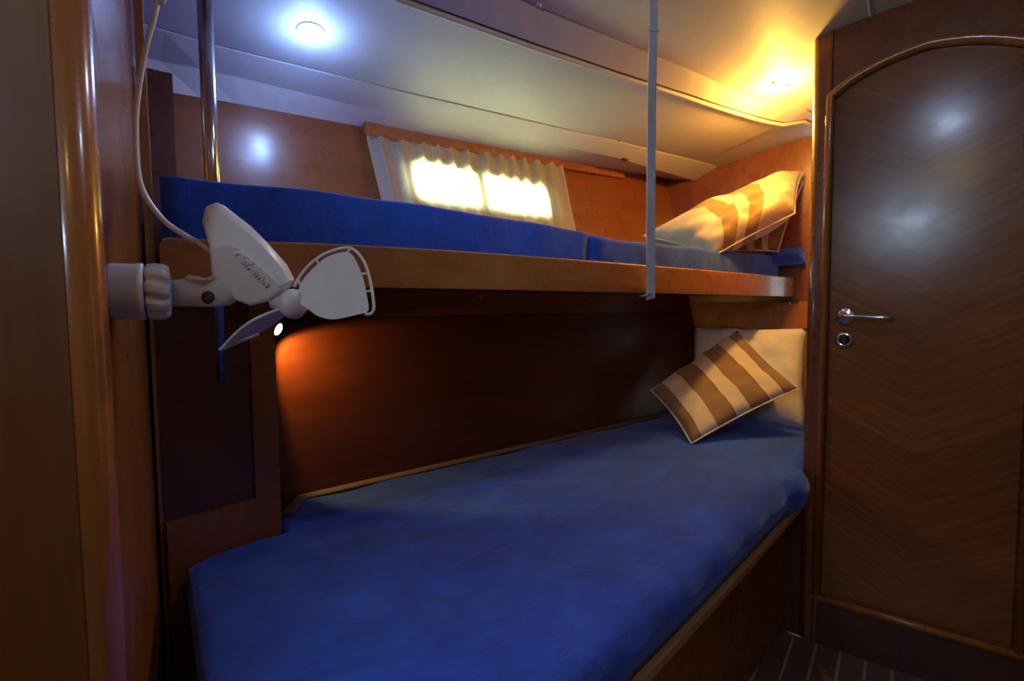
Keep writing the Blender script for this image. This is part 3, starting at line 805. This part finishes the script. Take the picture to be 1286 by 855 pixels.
# lamps out of frame: two implied by reflections and highlights, one added spot
def lamp_at(u, n_, col, energy, label, lens=(1, 1, 1), spot=False):
    p = Vector((u, n_, ceil_z(u, n_))); n = Vector((0, 0, -1))
    t = thing('ceiling_lamp', label, 'lamp', tuple(p))
    obj('bezel', lathe([(0, .034), (.004, .033), (.007, .027), (.003, .025)], p, n, 24), M['chrome'], t, True)
    obj('lens', lathe([(0, .025), (.005, .022), (.007, .012)], p+n*.001, n, 24), emis('lamp_lens', lens, 10), t, True)
    l = light('lamp_bulb', 'SPOT' if spot else 'POINT', p+n*.03, energy, col, .03, p+n, 135, .7) if spot else light('lamp_bulb', 'POINT', p+n*.03, energy, col, .03); l.parent = t; l.matrix_parent_inverse = Matrix.Translation(-p)
lamp_at(.65, .0, (.5, .66, 1), E_CABIN, 'round ceiling lamp over the cabin sole, above and before the viewer')
lamp_at(-.45, -.35, (1, .62, .2), E_CORR, 'warm ceiling lamp in the passage behind the viewer')
lamp_at(.72, .76, (.80, .84, 1), 4.5, 'added unseen ceiling spot left of the grey strap, lighting the lower mattress', spot=True)  # added spot with no visible source, brightens the lower mattress front
light('rear_daylight', 'AREA', (-1.34, -.3, 1.75), E_REAR, (.55, .70, 1), .30, (2, -.3, 1.75), sy=.13)
light('hull_daylight', 'AREA', tuple(hull(1.21, .43, -.10)), E_HULL, (.94, 1, .66), .72, tuple(hull(1.21, .47, .3)), sy=.22)

# reading lamp beside the head cabinet
rp = on_plane(348, 413, Vector((0, 1.36, 0)), Vector((.0, 1, 0)))
rl = thing('reading_lamp', 'small lit reading lamp at the edge of the dark head cabinet', 'lamp', tuple(rp))
dir_ = Vector((.62, -.55, -.35)).normalized()
obj('housing', lathe([(-.035, .010), (-.03, .015), (0, .019), (.003, .018)], rp, dir_, 20), M['brass'], rl, True)
obj('lens', lathe([(0, .016), (.004, .013), (.006, .006)], rp+dir_*.002, dir_, 20), emis('reading_lens', (1, .86, .62), 14), rl, True)
obj('stem', tube([rp-dir_*.02, rp-dir_*.03+Vector((-.03, .01, 0))], .005, 8), M['brass'], rl, True)
l = light('reading_bulb', 'SPOT', rp+Vector((.012, .085, -.01)), E_READ, (1, .5, .10), .008, rp+Vector((.75, .12, -.62)), 96, .35)
l.parent = rl; l.matrix_parent_inverse = Matrix.Translation(-rp)

# small dark fitting and screws on the side headliner, hook by the soffit
def ceil_fit(px, py, name, label, cat, build):
    p, n = ceil_hit(px, py); t = thing(name, label, cat, tuple(p)); build(p, n, t)
def b1(p, n, t):
    obj('plate', bevel_bm(prism([p+Vector((-.018, -.010, 0))+n*-.001, p+Vector((.018, -.010, 0)), p+Vector((.018, .010, 0)), p+Vector((-.018, .010, 0))], n*.004), .001, 1), M['dark'], t)
    obj('screw', lathe([(0, .004), (.002, .003)], p+n*.003, n, 10), M['steel'], t, True)
ceil_fit(784, 200, 'ceiling_fitting', 'small dark fitting on the cream headliner above the hull wall', 'fitting', b1)
def b2(p, n, t):
    obj('hook_base', lathe([(0, .009), (.004, .008)], p, n, 14), M['ceil'], t, True)
    obj('hook_loop', tube([p+n*.003, p+n*.014, p+n*.02+Vector((.008, 0, 0)), p+n*.012+Vector((.014, 0, 0))], .0025, 8), M['steel'], t, True)
ceil_fit(676, 6, 'ceiling_hook', 'tiny hook on the ceiling at the top edge, left of the grey strap', 'hook', b2)
def b3(p, n, t): pass
for (x, y, lb_) in ((932, 108, 'dark screw head in the ceiling left of the warm lamp'), (777, 177, 'dark screw head high on the side headliner above the small dark fitting')):
    p, n = ceil_hit(x, y); tag(obj('screw_head', lathe([(-.001, .0045), (.0015, .004), (.002, .002)], p, n, 12), M['dark'], None, True), lb_, 'screw')

# ------------------------------------------------------------------ fan on the partition
pd = (pe-pc).normalized(); pnrm = Vector((pd.y, -pd.x, 0))        # out of the partition into the cabin
fbp = on_plane(137, 366, pc, pnrm)
fan = thing('cabin_fan', 'white two-bladed plastic fan mounted on the left partition', 'fan', tuple(fbp))
obj('mount_base', lathe([(0, .0315), (.004, .0325), (.026, .0325), (.028, .0335), (.033, .0335), (.034, .031)], fbp, pnrm, 40), M['white'], fan, True)
def flute(a, t):
    return 1 - .20*max(0, math.sin(a*9-t*70))
obj('tightening_knob', lathe([(.035, .029), (.037, .033), (.045, .034), (.052, .033), (.058, .030), (.059, .020)], fbp, pnrm, 144, flute), M['white'], fan, True, label='white fluted tightening knob')
d0 = (fbp-EYE).dot(FW)
dA = d0+.045
def slab(px, d, th, bev=.003, seg=3):
    """solid piece: outline at depth d, thickness th away from the viewer"""
    return bevel_bm(prism([at(x, y, d) for x, y in px], FW*th), bev, seg, .35)
obj('arm', slab([(204, 352), (240, 350), (262, 351), (282, 352), (292, 362), (288, 374), (276, 382), (262, 384), (204, 383)], dA, .022, .005), M['white'], fan, True)
obj('arm_clip', slab([(231, 350), (236, 345), (248, 347), (256, 350), (266, 346), (266, 351), (254, 357), (240, 352)], dA-.003, .018, .002), M['white'], fan, True)
obj('pivot_screw', lathe([(0, .0085), (.003, .0075), (.0035, .003)], at(262, 373.5, dA+.001), -FW, 18), M['dark'], fan, True)
dB = dA-.006
Oc = [(263, 311), (254, 278), (258, 260), (272, 254), (281, 258), (315, 284), (339, 308), (360, 332), (370, 351), (363, 363), (342, 377), (315, 384), (299, 378), (284, 371), (266, 348)]
Fc = [(266, 313), (268, 311), (275, 309), (284, 305), (296, 309), (311, 321), (326, 334), (340, 346), (352, 358), (350, 365), (338, 373), (315, 379), (301, 374), (286, 367), (269, 346)]
cxo = sum(p[0] for p in Oc)/15; cyo = sum(p[1] for p in Oc)/15
def body():
    bm = bmesh.new(); rings = []
    mids = [((a[0]*.72+b[0]*.28), (a[1]*.72+b[1]*.28)) for a, b in zip(Oc, Fc)]
    dist = [max(0, ((y-309)*56-(x-296)*49)/74.4) if x > 290 else max(0, y-312) for x, y in Fc]
    df = [dB-.008+.00032*q for q in dist]
    for pts, ds in ((Fc, df), (mids, [max(q+.003, dB+.001) for q in df]), (Oc, [max(q+.006, dB+.012) for q in df]), (Oc, [dB+.030]*15), ([(cxo+(x-cxo)*.88, cyo+(y-cyo)*.88) for x, y in Oc], [dB+.044]*15)):
        rings.append([bm.verts.new(at(x, y, d)) for (x, y), d in zip(pts, ds)])
    n = len(Oc)
    for a, b in zip(rings, rings[1:]):
        for k in range(n): bm.faces.new((a[k], a[(k+1) % n], b[(k+1) % n], b[k]))
    bm.faces.new(rings[0]); bm.faces.new(rings[-1][::-1])
    bmesh.ops.recalc_face_normals(bm, faces=bm.faces)
    return bevel_bm(bm, .0022, 3, .3)
bo = obj('motor_housing', body(), M['white'], fan, True)
# raised lettering on the housing
def text_mesh(body_, size, name, mat, parent, origin, xdir, ydir, ex_=.0012, shear=.25):
    cu = bpy.data.curves.new('lettering', 'FONT'); cu.body = body_; cu.size = size; cu.extrude = ex_; cu.bevel_depth = 0; cu.offset = .0003; cu.shear = shear
    to = bpy.data.objects.new('lettering', cu); COL.objects.link(to)
    bpy.context.view_layer.update()
    dg = bpy.context.evaluated_depsgraph_get(); me = bpy.data.meshes.new_from_object(to.evaluated_get(dg))
    bpy.data.objects.remove(to)
    z = xdir.cross(ydir).normalized()
    mw = Matrix(((xdir.x, ydir.x, z.x, origin.x), (xdir.y, ydir.y, z.y, origin.y), (xdir.z, ydir.z, z.z, origin.z), (0, 0, 0, 1)))
    bm = bmesh.new(); bm.from_mesh(me); bm.transform(mw)
    return obj(name, bm, mat, parent)
t0 = at(292, 321, dB-.0068); t1 = at(337, 365, dB-.0058)
xd = (t1-t0).normalized(); zd = -FW; yd = (zd.cross(xd).normalized()-FW*.30).normalized(); zd = xd.cross(yd)
text_mesh('Caframo', .0156, 'raised_lettering', M['white'], bo, t0, xd, yd)
em = at(296, 316, dB-.0075)
obj('raised_emblem', tube([em+(RT*math.cos(a)+UP*math.sin(a))*.0048*(1-.25*k/14) for k, a in enumerate([.6+2*PI*.8*i/14 for i in range(15)])], .0009, 6), M['white'], bo, True)
obj('cable_boot', tube([at(243, 301, dB+.018), at(256, 309, dB+.016), at(264, 316, dB+.014)], .0028, 8), M['white'], bo, True)
# hub
hc = at(362, 381, dB+.006)
hax = (RT*.93-UP*.10-FW*.36).normalized()
obj('hub', lathe([(-.022, .009), (-.010, .0105), (-.002, .015), (.006, .0185), (.012, .0185), (.018, .014), (.021, .006)], hc, hax, 28), M['white'], fan, True)
# big blade
def blade(plate, rim, dfun, th=.0016):
    P_ = [at(x, y, dfun(x, y)) for x, y in plate]
    bm = prism(P_, FW*th); bmesh.ops.triangulate(bm, faces=[f for f in bm.faces if len(f.verts) > 4])
    o_ = obj('blade', bm, M['blade'], fan)
    obj('blade_rim', tube([at(x, y, dfun(x, y))+FW*th*.5 for x, y in rim], .0019, 8), M['blade'], o_, True)
    return o_
def sm2(pts, n=4): return [(p.x, p.y) for p in smooth_path([Vector((x, y, 0)) for x, y in pts], n)]
df1 = lambda x, y: dB+.004+(x-370)*.00016-(y-355)*.00035
pl1 = sm2([(374, 366), (380, 352), (393, 337), (410, 323), (430, 316.5), (441, 319), (449, 332), (456, 350), (460.5, 372), (462, 390), (448, 395), (431, 399), (417, 401), (400, 397), (388, 389), (378, 382)])
rim1 = sm2([(369, 360), (377, 346), (389, 332), (408, 318.5), (431, 311.5), (445, 314), (457, 329), (464, 350), (468, 372), (469, 388), (465, 394), (458, 394.5)])
bl1 = blade(pl1, rim1, df1)
for (x0, y0, x1, y1) in ((436, 317, 440, 312), (454, 344, 462, 343), (459.5, 366, 468, 365), (377, 357, 374, 352), (400, 331, 397, 326)):
    obj('rim_bridge', tube([at(x0, y0, df1(x0, y0))+FW*.0008, at(x1, y1, df1(x1, y1))+FW*.0008], .0016, 6), M['blade'], bl1)
df2 = lambda x, y: dB+.002+(y-(440-(x-275)*.6))*.0016+.004
pl2 = sm2([(366, 384), (352, 389), (336, 394), (318, 402), (300, 415), (284, 431), (277, 438), (292, 431), (308, 424), (324, 418), (340, 409), (354, 399), (364, 392)])
rim2 = sm2([(366, 384), (350, 388.5), (330, 396), (311, 406), (293, 421), (279, 436), (275, 439), (284, 436), (297, 430), (312, 425), (324, 420)])
blade(pl2, rim2, df2, .003)
# cable
cb = smooth_path([Vector((at(205, -12, .66).x, at(205, -12, .66).y, H+.83)), Vector((at(205, -12, .66).x, at(205, -12, .66).y, H+.60)), at(205, -12, .66), at(198, 0, .66), at(193, 25, .66), at(184, 56, .66), at(176, 100, .665), at(171, 142, .665), at(171, 185, .665), at(175, 225, .66), at(186, 252, .65), at(206, 277, .64), at(228, 293, .63), at(246, 303, dB+.018)], 6)
tag(obj('power_cable', tube(cb, .0033, 10), M['white'], None, True), 'thin white cable hanging down to the white fan', 'cable')
